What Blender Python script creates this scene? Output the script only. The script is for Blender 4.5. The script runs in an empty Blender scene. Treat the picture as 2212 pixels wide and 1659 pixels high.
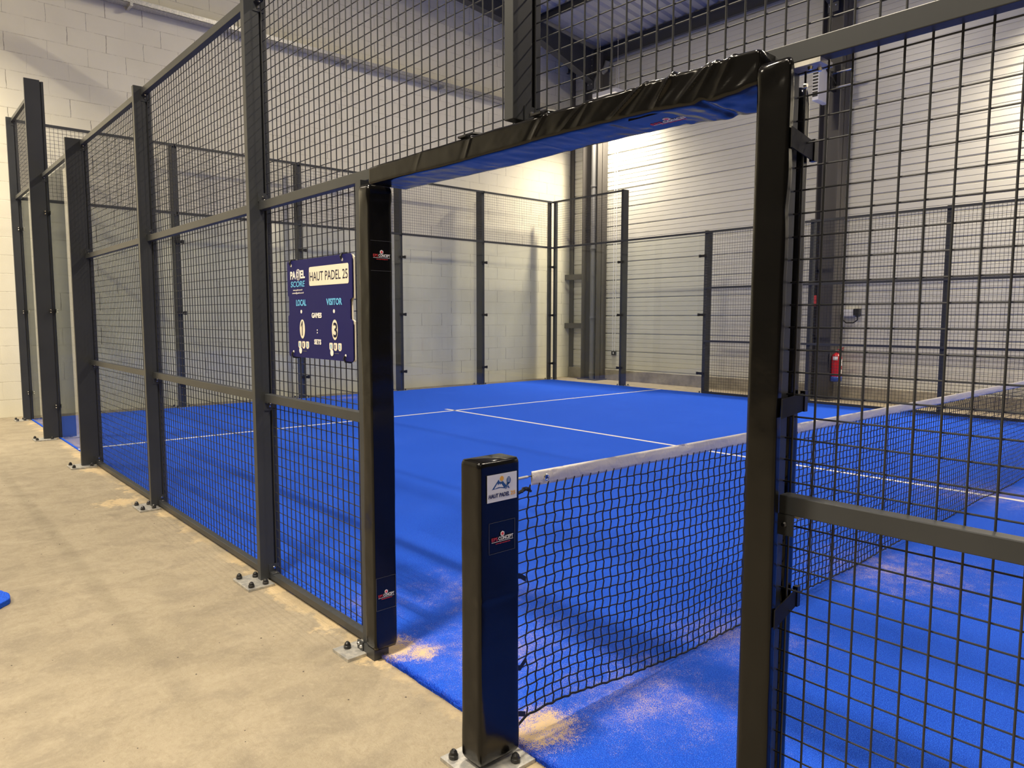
import bpy, bmesh, math, random
from mathutils import Vector, Matrix, noise
random.seed(7)
SC = bpy.context.scene
C = SC.collection
PI = math.pi

# ------------------------------------------------------------------ camera
cam_d = bpy.data.cameras.new('camera'); cam = bpy.data.objects.new('camera', cam_d); C.objects.link(cam)
SC.camera = cam
_yaw, _pit, _rol, _f = math.radians(-41.4708), math.radians(-5.18389), math.radians(0.09452), 1553.55
fw = Vector((-math.cos(_yaw)*math.cos(_pit), -math.sin(_yaw)*math.cos(_pit), math.sin(_pit)))
rt = fw.cross(Vector((0, 0, 1))).normalized(); up = rt.cross(fw)
r2 = math.cos(_rol)*rt + math.sin(_rol)*up; u2 = -math.sin(_rol)*rt + math.cos(_rol)*up
M3 = Matrix((r2, u2, -fw)).transposed()
cam.matrix_world = Matrix.Translation((1.67838, -1.53318, 1.39056)) @ M3.to_4x4()
cam_d.sensor_fit = 'HORIZONTAL'; cam_d.sensor_width = 36.0
cam_d.lens = _f*36.0/2212.0
cam_d.clip_start = 0.05; cam_d.clip_end = 200

# ------------------------------------------------------------------ world, exposure
w = bpy.data.worlds.new('world'); SC.world = w; w.use_nodes = True
w.node_tree.nodes['Background'].inputs[0].default_value = (0.05, 0.055, 0.07, 1)
w.node_tree.nodes['Background'].inputs[1].default_value = 0.3
SC.view_settings.view_transform = 'Standard'; SC.view_settings.look = 'None'
SC.view_settings.gamma = 1.0; SC.view_settings.use_curve_mapping = False
SC.view_settings.exposure = 0.46
SC.cycles.use_denoising = True
SC.cycles.max_bounces = 10; SC.cycles.diffuse_bounces = 5; SC.cycles.glossy_bounces = 5
SC.cycles.transparent_max_bounces = 24
SC.cycles.sample_clamp_indirect = 6.0

# ------------------------------------------------------------------ hall lamps and added fill lamps (court x, y, z)
LAMP_POS = [(x, y, z) for (y, z) in ((10.45, 6.1), (-1.75, 6.0)) for x in (8.8, 0.4, -7.6)] + [(4.6, 5.0, 7.75), (-3.4, 5.0, 7.75), (5.5, -6.5, 8.4), (-1.5, -6.5, 8.4)]  # all entries after the side rows are unseen fill, added for ambient light
LAMP_COL = (1.0, 0.87, 0.67)
LAMP_W = 170.0
def lamp_light(parent, W, wide=False):
    ld = bpy.data.lights.new('floodlight_emitter', 'AREA'); ld.shape = 'RECTANGLE'
    ld.size = 0.55; ld.size_y = 0.25; ld.energy = W; ld.color = LAMP_COL
    ld.spread = math.radians(180 if wide else 134)
    if wide: ld.size = 1.1; ld.size_y = .26
    if wide: o = bpy.data.objects.new('added_fill_emitter', ld); C.objects.link(o); o.parent = parent; o.location = (0, 0, -.012); return o  # wide emitter of the added fill lamps
    # reflector: beam strongest straight down, fading towards the cut-off
    ld.use_nodes = True; nt = ld.node_tree; em = nt.nodes['Emission']
    g = nt.nodes.new('ShaderNodeNewGeometry'); dp = nt.nodes.new('ShaderNodeVectorMath'); dp.operation = 'DOT_PRODUCT'
    nt.links.new(g.outputs['Normal'], dp.inputs[0]); nt.links.new(g.outputs['Incoming'], dp.inputs[1])
    ab = nt.nodes.new('ShaderNodeMath'); ab.operation = 'ABSOLUTE'; nt.links.new(dp.outputs['Value'], ab.inputs[0])
    mx = nt.nodes.new('ShaderNodeMath'); mx.operation = 'MAXIMUM'; mx.inputs[1].default_value = .42; nt.links.new(ab.outputs[0], mx.inputs[0])
    pw = nt.nodes.new('ShaderNodeMath'); pw.operation = 'POWER'; pw.inputs[1].default_value = 1.0; nt.links.new(mx.outputs[0], pw.inputs[0])
    nt.links.new(pw.outputs[0], em.inputs['Strength'])
    o = bpy.data.objects.new('floodlight_emitter', ld); C.objects.link(o)
    o.parent = parent; o.location = (0, 0, -0.012)
    return o

# ------------------------------------------------------------------ materials
def mat(name, col, rough=0.5, metal=0.0, spec=0.5, coat=0.0):
    m = bpy.data.materials.new(name); m.use_nodes = True
    b = m.node_tree.nodes['Principled BSDF']
    b.inputs['Base Color'].default_value = (*col, 1); b.inputs['Roughness'].default_value = rough
    b.inputs['Metallic'].default_value = metal; b.inputs['Specular IOR Level'].default_value = spec
    b.inputs['Coat Weight'].default_value = coat
    return m
class NT:
    def __init__(s, m):
        s.m = m; s.t = m.node_tree; s.b = s.t.nodes['Principled BSDF']; s.tc = None
    def n(s, typ, **kw):
        o = s.t.nodes.new(typ)
        for k, v in kw.items(): setattr(o, k, v)
        return o
    def l(s, a, b): s.t.links.new(a, b)
    def pos(s):
        if not s.tc: s.tc = s.n('ShaderNodeNewGeometry')
        return s.tc.outputs['Position']
    def mapv(s, sc=(1, 1, 1), v=None):
        mp = s.n('ShaderNodeMapping'); mp.inputs['Scale'].default_value = sc
        s.l(v if v is not None else s.pos(), mp.inputs['Vector']); return mp.outputs[0]
    def noise(s, scale, detail=3, rough=0.55, v=None, sc=(1, 1, 1), dist=0.0):
        o = s.n('ShaderNodeTexNoise'); o.inputs['Scale'].default_value = scale
        o.inputs['Detail'].default_value = detail; o.inputs['Roughness'].default_value = rough
        o.inputs['Distortion'].default_value = dist
        s.l(s.mapv(sc, v), o.inputs['Vector']); return o.outputs['Fac']
    def math(s, op, a, b=None, c=None, clamp=False):
        o = s.n('ShaderNodeMath', operation=op); o.use_clamp = clamp
        for i, x in enumerate((a, b, c)):
            if x is None: continue
            if isinstance(x, (int, float)): o.inputs[i].default_value = x
            else: s.l(x, o.inputs[i])
        return o.outputs[0]
    def ramp(s, f, stops, interp='LINEAR'):
        o = s.n('ShaderNodeValToRGB'); o.color_ramp.interpolation = interp
        e = o.color_ramp.elements
        while len(e) < len(stops): e.new(0.5)
        for i, (p, c) in enumerate(stops):
            e[i].position = p; e[i].color = (*c, 1) if len(c) == 3 else c
        s.l(f, o.inputs[0]); return o.outputs[0]
    def mr(s, f, a, b, c=0.0, d=1.0, smooth=False):
        o = s.n('ShaderNodeMapRange'); o.interpolation_type = 'SMOOTHSTEP' if smooth else 'LINEAR'
        s.l(f, o.inputs[0])
        for i, x in zip((1, 2, 3, 4), (a, b, c, d)): o.inputs[i].default_value = x
        return o.outputs[0]
    def mix(s, f, a, b, blend='MIX'):
        o = s.n('ShaderNodeMix', data_type='RGBA', blend_type=blend)
        for sock, x in ((o.inputs[0], f), (o.inputs[6], a), (o.inputs[7], b)):
            if isinstance(x, (int, float)): sock.default_value = x
            elif isinstance(x, tuple): sock.default_value = (*x, 1)
            else: s.l(x, sock)
        return o.outputs[2]
    def sep(s, v=None):
        o = s.n('ShaderNodeSeparateXYZ'); s.l(v if v is not None else s.pos(), o.inputs[0]); return o.outputs
    def bump(s, h, strength=0.3, dist=0.01, nrm=None):
        o = s.n('ShaderNodeBump'); o.inputs['Strength'].default_value = strength
        o.inputs['Distance'].default_value = dist; s.l(h, o.inputs['Height'])
        if nrm is not None: s.l(nrm, o.inputs['Normal'])
        return o.outputs[0]
    def dist(s, p):
        o = s.n('ShaderNodeVectorMath', operation='DISTANCE'); s.l(s.pos(), o.inputs[0])
        o.inputs[1].default_value = p; return o.outputs['Value']
    def col(s, c): s.l(c, s.b.inputs['Base Color'])
    def rough(s, c): s.l(c, s.b.inputs['Roughness'])
    def nrm(s, c): s.l(c, s.b.inputs['Normal'])

def m_steel():
    m = mat('anthracite powder coat', (0.05, 0.054, 0.06), 0.42, 0, 0.5); t = NT(m)
    f = t.noise(3, 4); t.col(t.mix(t.mr(f, .35, .65), (0.030, 0.033, 0.038), (0.038, 0.041, 0.046)))
    t.nrm(t.bump(t.noise(900, 1), .08, .0005)); return m
def m_wire():
    return mat('coated mesh wire', (0.026, 0.028, 0.033), 0.4, 0, 0.5)
def m_vinyl(name, c):
    m = mat(name, c, 0.16, 0, 0.36); t = NT(m)
    f = t.noise(14, 3, .6); h2 = t.noise(3.2, 2)
    n1 = t.bump(f, .16, .004); n1 = t.bump(h2, .25, .012, n1)
    t.nrm(t.bump(t.noise(1400, 1), .05, .0004, n1))
    t.rough(t.mr(t.noise(9, 4), .3, .75, .11, .24)); return m
def m_concrete():
    m = mat('pale concrete slab', (0.5, 0.45, 0.36), 0.85); t = NT(m)
    big = t.noise(0.9, 4, .6); mid = t.noise(5.5, 5, .65, dist=.6); fine = t.noise(45, 5, .7)
    streak = t.noise(8, 4, .6, sc=(1.0, .25, 1))
    c = t.mix(t.mr(big, .3, .7), (0.285, 0.24, 0.17), (0.375, 0.32, 0.23))
    c = t.mix(t.math('MULTIPLY', t.mr(t.noise(30, 6, .8, dist=.8), .48, .60), .45), c, (0.25, 0.205, 0.14))
    c = t.mix(t.math('MULTIPLY', t.mr(mid, .45, .66), .7), c, (0.235, 0.20, 0.15))
    c = t.mix(t.math('MULTIPLY', t.mr(streak, .5, .75), .4), c, (0.41, 0.355, 0.26))
    c = t.mix(t.math('MULTIPLY', t.mr(fine, .5, .8), .45), c, (0.45, 0.395, 0.285))
    pit = t.noise(26, 2); c = t.mix(t.mr(pit, .745, .78), c, (0.16, 0.13, 0.1))
    # loose silica sand along the court edge
    o = t.sep(); y = t.math('ABSOLUTE', t.math('ADD', o[1], 0.045))
    sn = t.noise(7, 4, .7)
    edge = t.math('SUBTRACT', t.mr(y, 0.0, 0.14, 1.0, 0.0), t.mr(sn, .35, .68, 0.95, 0.0))
    k = t.mr(t.noise(2.0, 2), .35, .6)
    edge = t.math('MULTIPLY', t.mr(edge, 0.0, .35), k)
    blob = None
    for (px, py, r) in ((-.86, -.06, .17), (-.05, -.02, .16), (-.78, -.02, .14), (-4.3, -.22, .25), (-5.75, -.1, .2), (-1.8, -.06, .1), (-3.75, -.06, .1)):
        d = t.mr(t.dist((px, py, 0)), 0.0, r, 1.0, 0.0); blob = d if blob is None else t.math('MAXIMUM', blob, d)
    blob = t.mr(t.math('SUBTRACT', blob, t.mr(t.noise(17, 4, .7), .3, .7, 0.0, .75)), 0.0, .3)
    sand = t.math('MAXIMUM', edge, blob)
    grain = t.mix(t.noise(420, 2), (0.72, 0.50, 0.24), (0.85, 0.68, 0.40))
    c = t.mix(t.math('MULTIPLY', sand, .5), c, grain)
    t.col(c); t.rough(t.mr(mid, .3, .7, .55, .9))
    n1 = t.bump(t.noise(22, 7, .8), .7, .010); t.nrm(t.bump(t.noise(110, 4, .7), .6, .004, n1)); return m
def m_turf():
    m = mat('blue artificial turf', (0.012, 0.07, 0.62), 0.8, 0, 0.1); t = NT(m)
    g = t.noise(330, 2, .8); g2 = t.noise(95, 4, .85)
    c = t.ramp(g, [(0.36, (0.003, 0.022, 0.28)), (0.5, (0.013, 0.102, 0.82)), (0.64, (0.06, 0.24, 1.0))])
    c = t.mix(t.math('MULTIPLY', t.mr(g2, .42, .60), .5), c, (0.008, 0.060, 0.62))
    c = t.mix(t.math('MULTIPLY', t.mr(t.noise(1.6, 4, .6), .45, .7), .35), c, (0.03, 0.125, 0.80))
    # sand lying in the pile
    blob = None
    for (px, py, r) in ((-.55, .35, .9), (.1, .5, .9), (.05, 1.2, .8), (-.8, .05, .35), (0.0, .1, .38), (.2, 2.6, 1.2), (0.0, 5, 1.4), (-1.1, .7, .8),(-1.3,.2,.5), (-9.6, 4.6, 1.0)):
        d = t.mr(t.dist((px, py, 0)), 0.0, r, 1.0, 0.0); blob = d if blob is None else t.math('MAXIMUM', blob, d)
    sp = t.noise(260, 3, .95)
    thr = t.math('SUBTRACT', t.math('ADD', sp, t.math('MULTIPLY', blob, .27)), t.mr(t.noise(9, 6, .8), .3, .7, .17, 0.0))
    s1 = t.mr(thr, .69, .74)
    pile = None
    for (px, py, r) in ((-.83, .02, .24), (.02, .02, .20), (0.0, .1, .25), (-.72, .09, .16)):
        d = t.mr(t.dist((px, py, 0)), 0.0, r, 1.0, 0.0); pile = d if pile is None else t.math('MAXIMUM', pile, d)
    s2 = t.mr(t.math('SUBTRACT', pile, t.math('ADD', t.mr(t.noise(30, 5, .8), .3, .7, .1, .6), t.mr(t.noise(240, 3, .9), .35, .65, 0.0, .5))), 0.0, .12)
    s = t.math('MAXIMUM', t.math('MULTIPLY', s1, .7), s2)
    c = t.mix(s, c, t.mix(t.noise(500, 2), (0.62, 0.43, 0.25), (0.86, 0.68, 0.45)))
    t.col(c); 
    n1 = t.bump(g2, .55, .006); t.nrm(t.bump(g, .7, .004, n1)); return m
def m_block():
    m = mat('painted block wall', (0.78, 0.74, 0.66), 0.8); t = NT(m)
    o = t.sep(); H, L = 0.25, 0.50
    zz = t.math('DIVIDE', o[2], H); row = t.math('FLOOR', zz); fz = t.math('FRACT', zz)
    wob = t.math('MULTIPLY', t.math('SUBTRACT', t.noise(2.3, 2, sc=(1, 1, 3)), .5), .05)
    yy = t.math('ADD', t.math('ADD', t.math('DIVIDE', o[1], L), t.math('MULTIPLY', t.math('MODULO', row, 2), .5)), 20.0)
    yy = t.math('ADD', yy, wob)
    col_id = t.math('FLOOR', yy); fy = t.math('FRACT', yy)
    dv = t.math('ABSOLUTE', t.math('SUBTRACT', fy, .5)); dv = t.math('SUBTRACT', .5, dv)     # distance to vertical joint
    dh = t.math('SUBTRACT', .5, t.math('ABSOLUTE', t.math('SUBTRACT', fz, .5)))
    cv = t.n('ShaderNodeCombineXYZ'); t.l(row, cv.inputs[0]); t.l(t.math('FLOOR', t.math('ADD', yy, .5)), cv.inputs[1])
    wn = t.n('ShaderNodeTexWhiteNoise'); t.l(cv.outputs[0], wn.inputs['Vector']); rnd = wn.outputs['Value']
    nz = t.noise(9, 4, .7)
    wv = t.math('MULTIPLY', t.mr(rnd, .15, 1.0, .0015, .009), t.mr(nz, .3, .6, .2, 1.2))
    v = t.math('LESS_THAN', dv, wv); v = t.math('MULTIPLY', v, t.mr(rnd, 0.0, .6, .25, 1.0))
    hh = t.math('MULTIPLY', t.mr(dh, .010, .03, 1.0, 0.0), t.mr(t.noise(5, 6, .85, sc=(1, 1, .6)), .44, .56, .12, 1.0))
    hole = t.mr(t.noise(40, 2), .77, .8)
    base = t.mix(t.mr(t.noise(1.5, 4), .3, .7), (0.79, 0.755, 0.61), (0.86, 0.825, 0.675))
    c = t.mix(t.math('MULTIPLY', hh, .55), base, (0.42, 0.37, 0.27))
    c = t.mix(t.math('MULTIPLY', hole, .5), c, (0.3, 0.26, 0.2))
    c = t.mix(t.math('MULTIPLY', v, .8), c, (0.13, 0.11, 0.08))
    t.col(c)
    h = t.math('MINIMUM', t.mr(dh, 0.0, .03), t.mr(dv, 0.0, .015))
    n1 = t.bump(h, .25, .006); t.nrm(t.bump(t.noise(60, 5, .7), .3, .004, n1)); return m
def m_clad():
    m = mat('pale steel cladding', (0.62, 0.625, 0.61), 0.33, 0.0, 0.6); t = NT(m)
    t.col(t.mix(t.mr(t.noise(.7, 3), .3, .7), (0.56, 0.55, 0.49), (0.64, 0.63, 0.565)))
    t.nrm(t.bump(t.noise(2.5, 3, .5, sc=(.5, 1, 4)), .03, .01)); return m
def m_plinth():
    m = mat('raw concrete plinth', (0.3, 0.28, 0.24), 0.9); t = NT(m)
    f = t.noise(3, 5, .65); t.col(t.ramp(f, [(0.35, (0.21, 0.19, 0.16)), (0.55, (0.31, 0.285, 0.24)), (0.7, (0.4, 0.37, 0.31))]))
    t.nrm(t.bump(t.noise(30, 5), .3, .004)); return m
def m_glass():
    m = bpy.data.materials.new('clear toughened glass'); m.use_nodes = True; nt = m.node_tree
    nt.nodes.clear(); out = nt.nodes.new('ShaderNodeOutputMaterial')
    tr = nt.nodes.new('ShaderNodeBsdfTransparent'); tr.inputs[0].default_value = (0.955, 0.97, 0.955, 1)
    gl = nt.nodes.new('ShaderNodeBsdfGlossy'); gl.inputs['Roughness'].default_value = 0.0
    lw = nt.nodes.new('ShaderNodeLayerWeight'); pw = nt.nodes.new('ShaderNodeMath'); pw.operation = 'POWER'; pw.inputs[1].default_value = 5
    fr = nt.nodes.new('ShaderNodeMath'); fr.operation = 'MULTIPLY_ADD'; fr.inputs[1].default_value = .94; fr.inputs[2].default_value = .04
    nt.links.new(lw.outputs['Facing'], pw.inputs[0]); nt.links.new(pw.outputs[0], fr.inputs[0])
    mx = nt.nodes.new('ShaderNodeMixShader')
    nt.links.new(fr.outputs[0], mx.inputs[0]); nt.links.new(tr.outputs[0], mx.inputs[1]); nt.links.new(gl.outputs[0], mx.inputs[2])
    nt.links.new(mx.outputs[0], out.inputs[0]); return m
def m_galv():
    m = mat('galvanised steel', (0.5, 0.5, 0.48), 0.45, 0.6); t = NT(m)
    t.col(t.mix(t.mr(t.noise(40, 4), .4, .65), (0.42, 0.42, 0.41), (0.62, 0.60, 0.55))); return m
def m_tape():
    m = mat('white net tape', (0.74, 0.70, 0.66), 0.45, 0, 0.4); t = NT(m)
    a = t.noise(22, 4, .6, sc=(1, 1, .6), dist=1.5); t.nrm(t.bump(a, .5, .006)); return m

STEEL, WIRE = m_steel(), m_wire()
VINYL = m_vinyl('black glossy vinyl', (0.0045, 0.0042, 0.004))
VNAVY = m_vinyl('navy glossy vinyl', (0.004, 0.005, 0.013))
CONC, TURF, BLOCK, CLAD, PLINTH, GLASS, GALV, TAPE = m_concrete(), m_turf(), m_block(), m_clad(), m_plinth(), m_glass(), m_galv(), m_tape()
LINE = mat('white turf line', (0.78, 0.76, 0.78), 0.8)
_t = NT(LINE); _t.col(_t.ramp(_t.noise(500, 2, .8), [(.3, (.45, .47, .62)), (.5, (.80, .78, .78))])); _t.nrm(_t.bump(_t.noise(300, 2), .6, .004))
STRAP = mat('black webbing strap', (0.008, 0.008, 0.010), 0.7, 0, 0.2)
CHROME = mat('polished screw steel', (0.75, 0.74, 0.72), 0.2, 1.0)
BLACKP = mat('black plastic', (0.012, 0.012, 0.013), 0.35)
ROPE = mat('black net cord', (0.009, 0.009, 0.012), 0.6)
DECK = mat('pale roof deck', (0.40, 0.40, 0.41), 0.45)
HALLST = mat('grey painted hall steel', (0.075, 0.070, 0.066), 0.5)
DARKST = mat('dark painted roof steel', (0.045, 0.047, 0.055), 0.5)
PIPE = mat('grey pvc pipe', (0.17, 0.172, 0.175), 0.4)
WHITEP = mat('white plastic', (0.72, 0.72, 0.72), 0.4)
WHITEW = mat('dark painted hall wall', (0.10, 0.10, 0.10), 0.8)
RED = mat('red enamel', (0.45, 0.012, 0.02), 0.3)
BLUEP = mat('blue plastic', (0.02, 0.06, 0.33), 0.35)
YELLOW = mat('yellow sticker', (0.75, 0.5, 0.03), 0.5)
BOARD = mat('navy printed board', (0.009, 0.009, 0.10), 0.6, 0, 0.2)
INK = mat('dark navy ink', (0.008, 0.009, 0.04), 0.6, 0, 0.2)
PWHITE = mat('white print', (0.82, 0.80, 0.78), 0.5)
CREAMP = mat('cream name panel', (0.78, 0.73, 0.60), 0.5)
LBLUE = mat('light blue print', (0.13, 0.50, 0.85), 0.5)
PRED = mat('red print', (0.70, 0.05, 0.05), 0.5)
STICK = mat('white sticker', (0.74, 0.76, 0.82), 0.35)
SBLUE = mat('mid blue print', (0.02, 0.09, 0.30), 0.5)
SNAVY = mat('navy print', (0.012, 0.022, 0.12), 0.5)
SGOLD = mat('gold print', (0.80, 0.42, 0.06), 0.5)
GREYL = mat('grey seam line', (0.10, 0.10, 0.11), 0.5)

# ------------------------------------------------------------------ builders.  Court axes: x towards the end wall, y across; world X = -x
class MB:
    def __init__(s): s.v = []; s.f = []
    def box(s, x0, x1, y0, y1, z0, z1):
        b = len(s.v)
        for z in (z0, z1):
            for (x, y) in ((x0, y0), (x1, y0), (x1, y1), (x0, y1)): s.v.append((x, y, z))
        s.f += [(b, b+3, b+2, b+1), (b+4, b+5, b+6, b+7)] + [(b+i, b+(i+1) % 4, b+4+(i+1) % 4, b+4+i) for i in range(4)]
        return s
    def prism(s, p, q, r, n=6, r2=None, caps=True):
        p, q = Vector(p), Vector(q); d = (q-p).normalized(); r2 = r if r2 is None else r2
        a = d.orthogonal().normalized(); bb = d.cross(a); b = len(s.v)
        for (c, rr) in ((p, r), (q, r2)):
            for i in range(n):
                t = 2*PI*(i+.5)/n; s.v.append(tuple(c + a*rr*math.cos(t) + bb*rr*math.sin(t)))
        s.f += [(b+i, b+(i+1) % n, b+n+(i+1) % n, b+n+i) for i in range(n)]
        if caps: s.f += [tuple(b+i for i in reversed(range(n))), tuple(b+n+i for i in range(n))]
        return s
    def tube(s, pts, r, n=6):
        pts = [Vector(p) for p in pts]; b = len(s.v); a = None
        for k, p in enumerate(pts):
            d = (pts[min(k+1, len(pts)-1)] - pts[max(k-1, 0)]).normalized()
            a = d.orthogonal().normalized() if a is None else (a - d*a.dot(d)).normalized()
            bb = d.cross(a)
            for i in range(n):
                t = 2*PI*i/n; s.v.append(tuple(p + a*r*math.cos(t) + bb*r*math.sin(t)))
        for k in range(len(pts)-1):
            for i in range(n):
                s.f.append((b+k*n+i, b+k*n+(i+1) % n, b+(k+1)*n+(i+1) % n, b+(k+1)*n+i))
        s.f += [tuple(b+i for i in reversed(range(n))), tuple(b+(len(pts)-1)*n+i for i in range(n))]
        return s
    def lathe(s, c, prof, n=16, axis=2):
        b = len(s.v); m = len(prof)
        for (r, h) in prof:
            for i in range(n):
                t = 2*PI*i/n; u, v = r*math.cos(t), r*math.sin(t)
                p = [(h, u, v), (u, h, v), (u, v, h)][axis]; s.v.append(tuple(Vector(c)+Vector(p)))
        for k in range(m-1):
            for i in range(n): s.f.append((b+k*n+i, b+k*n+(i+1) % n, b+(k+1)*n+(i+1) % n, b+(k+1)*n+i))
        s.f += [tuple(b+i for i in reversed(range(n))), tuple(b+(m-1)*n+i for i in range(n))]
        return s
    def poly(s, pts, depth):
        """prism of polygon pts, extruded by vector depth"""
        b = len(s.v); n = len(pts); dv = Vector(depth)
        s.v += [tuple(p) for p in pts] + [tuple(Vector(p)+dv) for p in pts]
        s.f += [tuple(range(b, b+n)), tuple(b+n+i for i in reversed(range(n)))]
        s.f += [(b+i, b+n+i, b+n+(i+1) % n, b+(i+1) % n) for i in range(n)]
        return s
    def build(s, name, m, parent=None, bevel=0.0, smooth=False, recalc=True):
        off = Vector((0, 0, 0)); p = parent
        while p is not None: off += Vector(p.location); p = p.parent
        me = bpy.data.meshes.new(name)
        me.from_pydata([(-x-off.x, y-off.y, z-off.z) for (x, y, z) in s.v], [], s.f)
        if recalc or bevel:
            bm = bmesh.new(); bm.from_mesh(me)
            if bevel:
                bmesh.ops.bevel(bm, geom=bm.edges[:], offset=bevel, segments=2, affect='EDGES', profile=.5)
            bmesh.ops.recalc_face_normals(bm, faces=bm.faces); bm.to_mesh(me); bm.free()
        if smooth: me.polygons.foreach_set('use_smooth', [True]*len(me.polygons))
        me.materials.append(m); me.update()
        o = bpy.data.objects.new(name, me); C.objects.link(o)
        if parent is not None: o.parent = parent
        if smooth and bevel: pass
        return o
def tag(o, label=None, cat=None, group=None, kind=None):
    if label: o['label'] = label
    if cat: o['category'] = cat
    if group: o['group'] = group
    if kind: o['kind'] = kind
    return o
def thing(name, x, y, z, label, cat, group=None):
    o = bpy.data.objects.new(name, None); C.objects.link(o); o.location = (-x, y, z); o.empty_display_size = .1
    return tag(o, label, cat, group)
def struct(o): o['kind'] = 'structure'; return o
bpy_update = bpy.context.view_layer.update

def text(s, size, loc, right, upv, m, parent, name='lettering', width=None, depth=.0006, bold=0.0, shear=0.0, align='LEFT', label=None):
    """printed lettering; loc/right/up in WORLD axes; size = cap height"""
    cu = bpy.data.curves.new('txt', 'FONT'); cu.body = s; cu.size = size/0.69; cu.extrude = depth/2; cu.offset = bold
    cu.shear = shear; cu.resolution_u = 3
    to = bpy.data.objects.new('txt', cu); C.objects.link(to)
    dg = bpy.context.evaluated_depsgraph_get(); me = bpy.data.meshes.new_from_object(to.evaluated_get(dg))
    bpy.data.objects.remove(to)
    xs = [v.co.x for v in me.vertices]; w0 = max(xs)-min(xs); sx = (width/w0) if width else 1.0
    x0 = min(xs); shift = {'LEFT': 0, 'CENTER': -.5, 'RIGHT': -1}[align]*w0*sx
    R, U = Vector(right).normalized(), Vector(upv).normalized(); N = R.cross(U)
    off = Vector((0, 0, 0)); p = parent
    while p is not None: off += Vector(p.location); p = p.parent
    for v in me.vertices:
        x, y, z = (v.co.x-x0)*sx+shift, v.co.y, v.co.z
        v.co = Vector(loc) + R*x + U*y + N*z - off
    me.name = name; me.materials.clear(); me.materials.append(m)
    o = bpy.data.objects.new(name, me); C.objects.link(o); o.parent = parent
    if label: o['label'] = label
    return o
def flat(pts2, loc, right, upv, m, parent, name, depth=.0006, label=None):
    """flat printed shape given by 2D points, in WORLD axes"""
    R, U = Vector(right).normalized(), Vector(upv).normalized(); N = R.cross(U)
    mb = MB(); P = [Vector(loc)+R*a+U*b-N*(depth/2) for a, b in pts2]
    mb.poly([(-p.x, p.y, p.z) for p in P], (-N.x*depth, N.y*depth, N.z*depth))
    o = mb.build(name, m, parent)
    if label: o['label'] = label
    return o
def circ(cx, cy, rx, ry=None, n=24, a0=0, a1=2*PI):
    ry = ry or rx; return [(cx+rx*math.cos(a0+(a1-a0)*i/n), cy+ry*math.sin(a0+(a1-a0)*i/n)) for i in range(n)]
def rrect(x0, x1, y0, y1, r, n=5):
    P = []
    for (cx, cy, a) in ((x1-r, y1-r, 0), (x0+r, y1-r, PI/2), (x0+r, y0+r, PI), (x1-r, y0+r, 1.5*PI)):
        P += [(cx+r*math.cos(a+PI/2*i/n), cy+r*math.sin(a+PI/2*i/n)) for i in range(n+1)]
    return P

# ------------------------------------------------------------------ setting
XW, YW = 10.45, 11.05          # end wall and far side wall
def deckz(y): return 7.40 + (10.85-y)*0.112
mb = MB().box(-14, XW+.2, -12.2, YW+.2, -.2, 0)
struct(mb.build('floor', CONC))
struct(MB().box(XW, XW+.2, -12.2, YW+.2, 0, 10.4).build('wall_back', BLOCK))
struct(MB().box(-14.2, XW+.2, -12.4, -12.2, 0, 9.9).build('wall_near', WHITEW))
struct(MB().box(-14.2, -14, -12.2, YW+.2, 0, 9.9).build('wall_right', WHITEW))
# clad side wall: horizontal ribbed trays
prof = []; z = .24
pat = [(0, 0), (.012, .022), (.030, .022), (.036, 0), (.115, 0), (.119, .007), (.127, .007), (.131, 0), (.210, 0), (.214, .007), (.222, .007), (.226, 0), (.305, 0), (.309, .007), (.317, .007), (.321, 0)]
while z < 8.0:
    prof += [(z+a, d) for a, d in pat]; z += .4
mb = MB()
for (zz, d) in prof:
    mb.v += [(-14.0, YW+d, zz), (XW, YW+d, zz)]
for i in range(len(prof)-1): mb.f.append((2*i, 2*i+1, 2*i+3, 2*i+2))
b = len(mb.v); mb.box(-14, XW, YW+.05, YW+.2, .2, 8.1)
struct(mb.build('wall_far', CLAD, recalc=False))
struct(MB().box(-14, XW, YW-.06, YW+.2, 0, .24).build('trim_1', PLINTH, bevel=.004))
struct(MB().box(10.33, XW, YW-.035, YW, .24, 7.4).build('trim_2', HALLST))
# roof deck, ribs running across the hall
mb = MB(); x = -14.0; P = []
while x < XW+.1:
    P += [(x, 0), (x+.13, 0), (x+.17, .045), (x+.21, .045)]; x += .25
for (x, d) in P: mb.v += [(x, YW+.1, deckz(YW+.1)+d), (x, -12.3, deckz(-12.3)+d)]
for i in range(len(P)-1): mb.f.append((2*i, 2*i+1, 2*i+3, 2*i+2))
struct(mb.build('ceiling', DECK, recalc=False))

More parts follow.
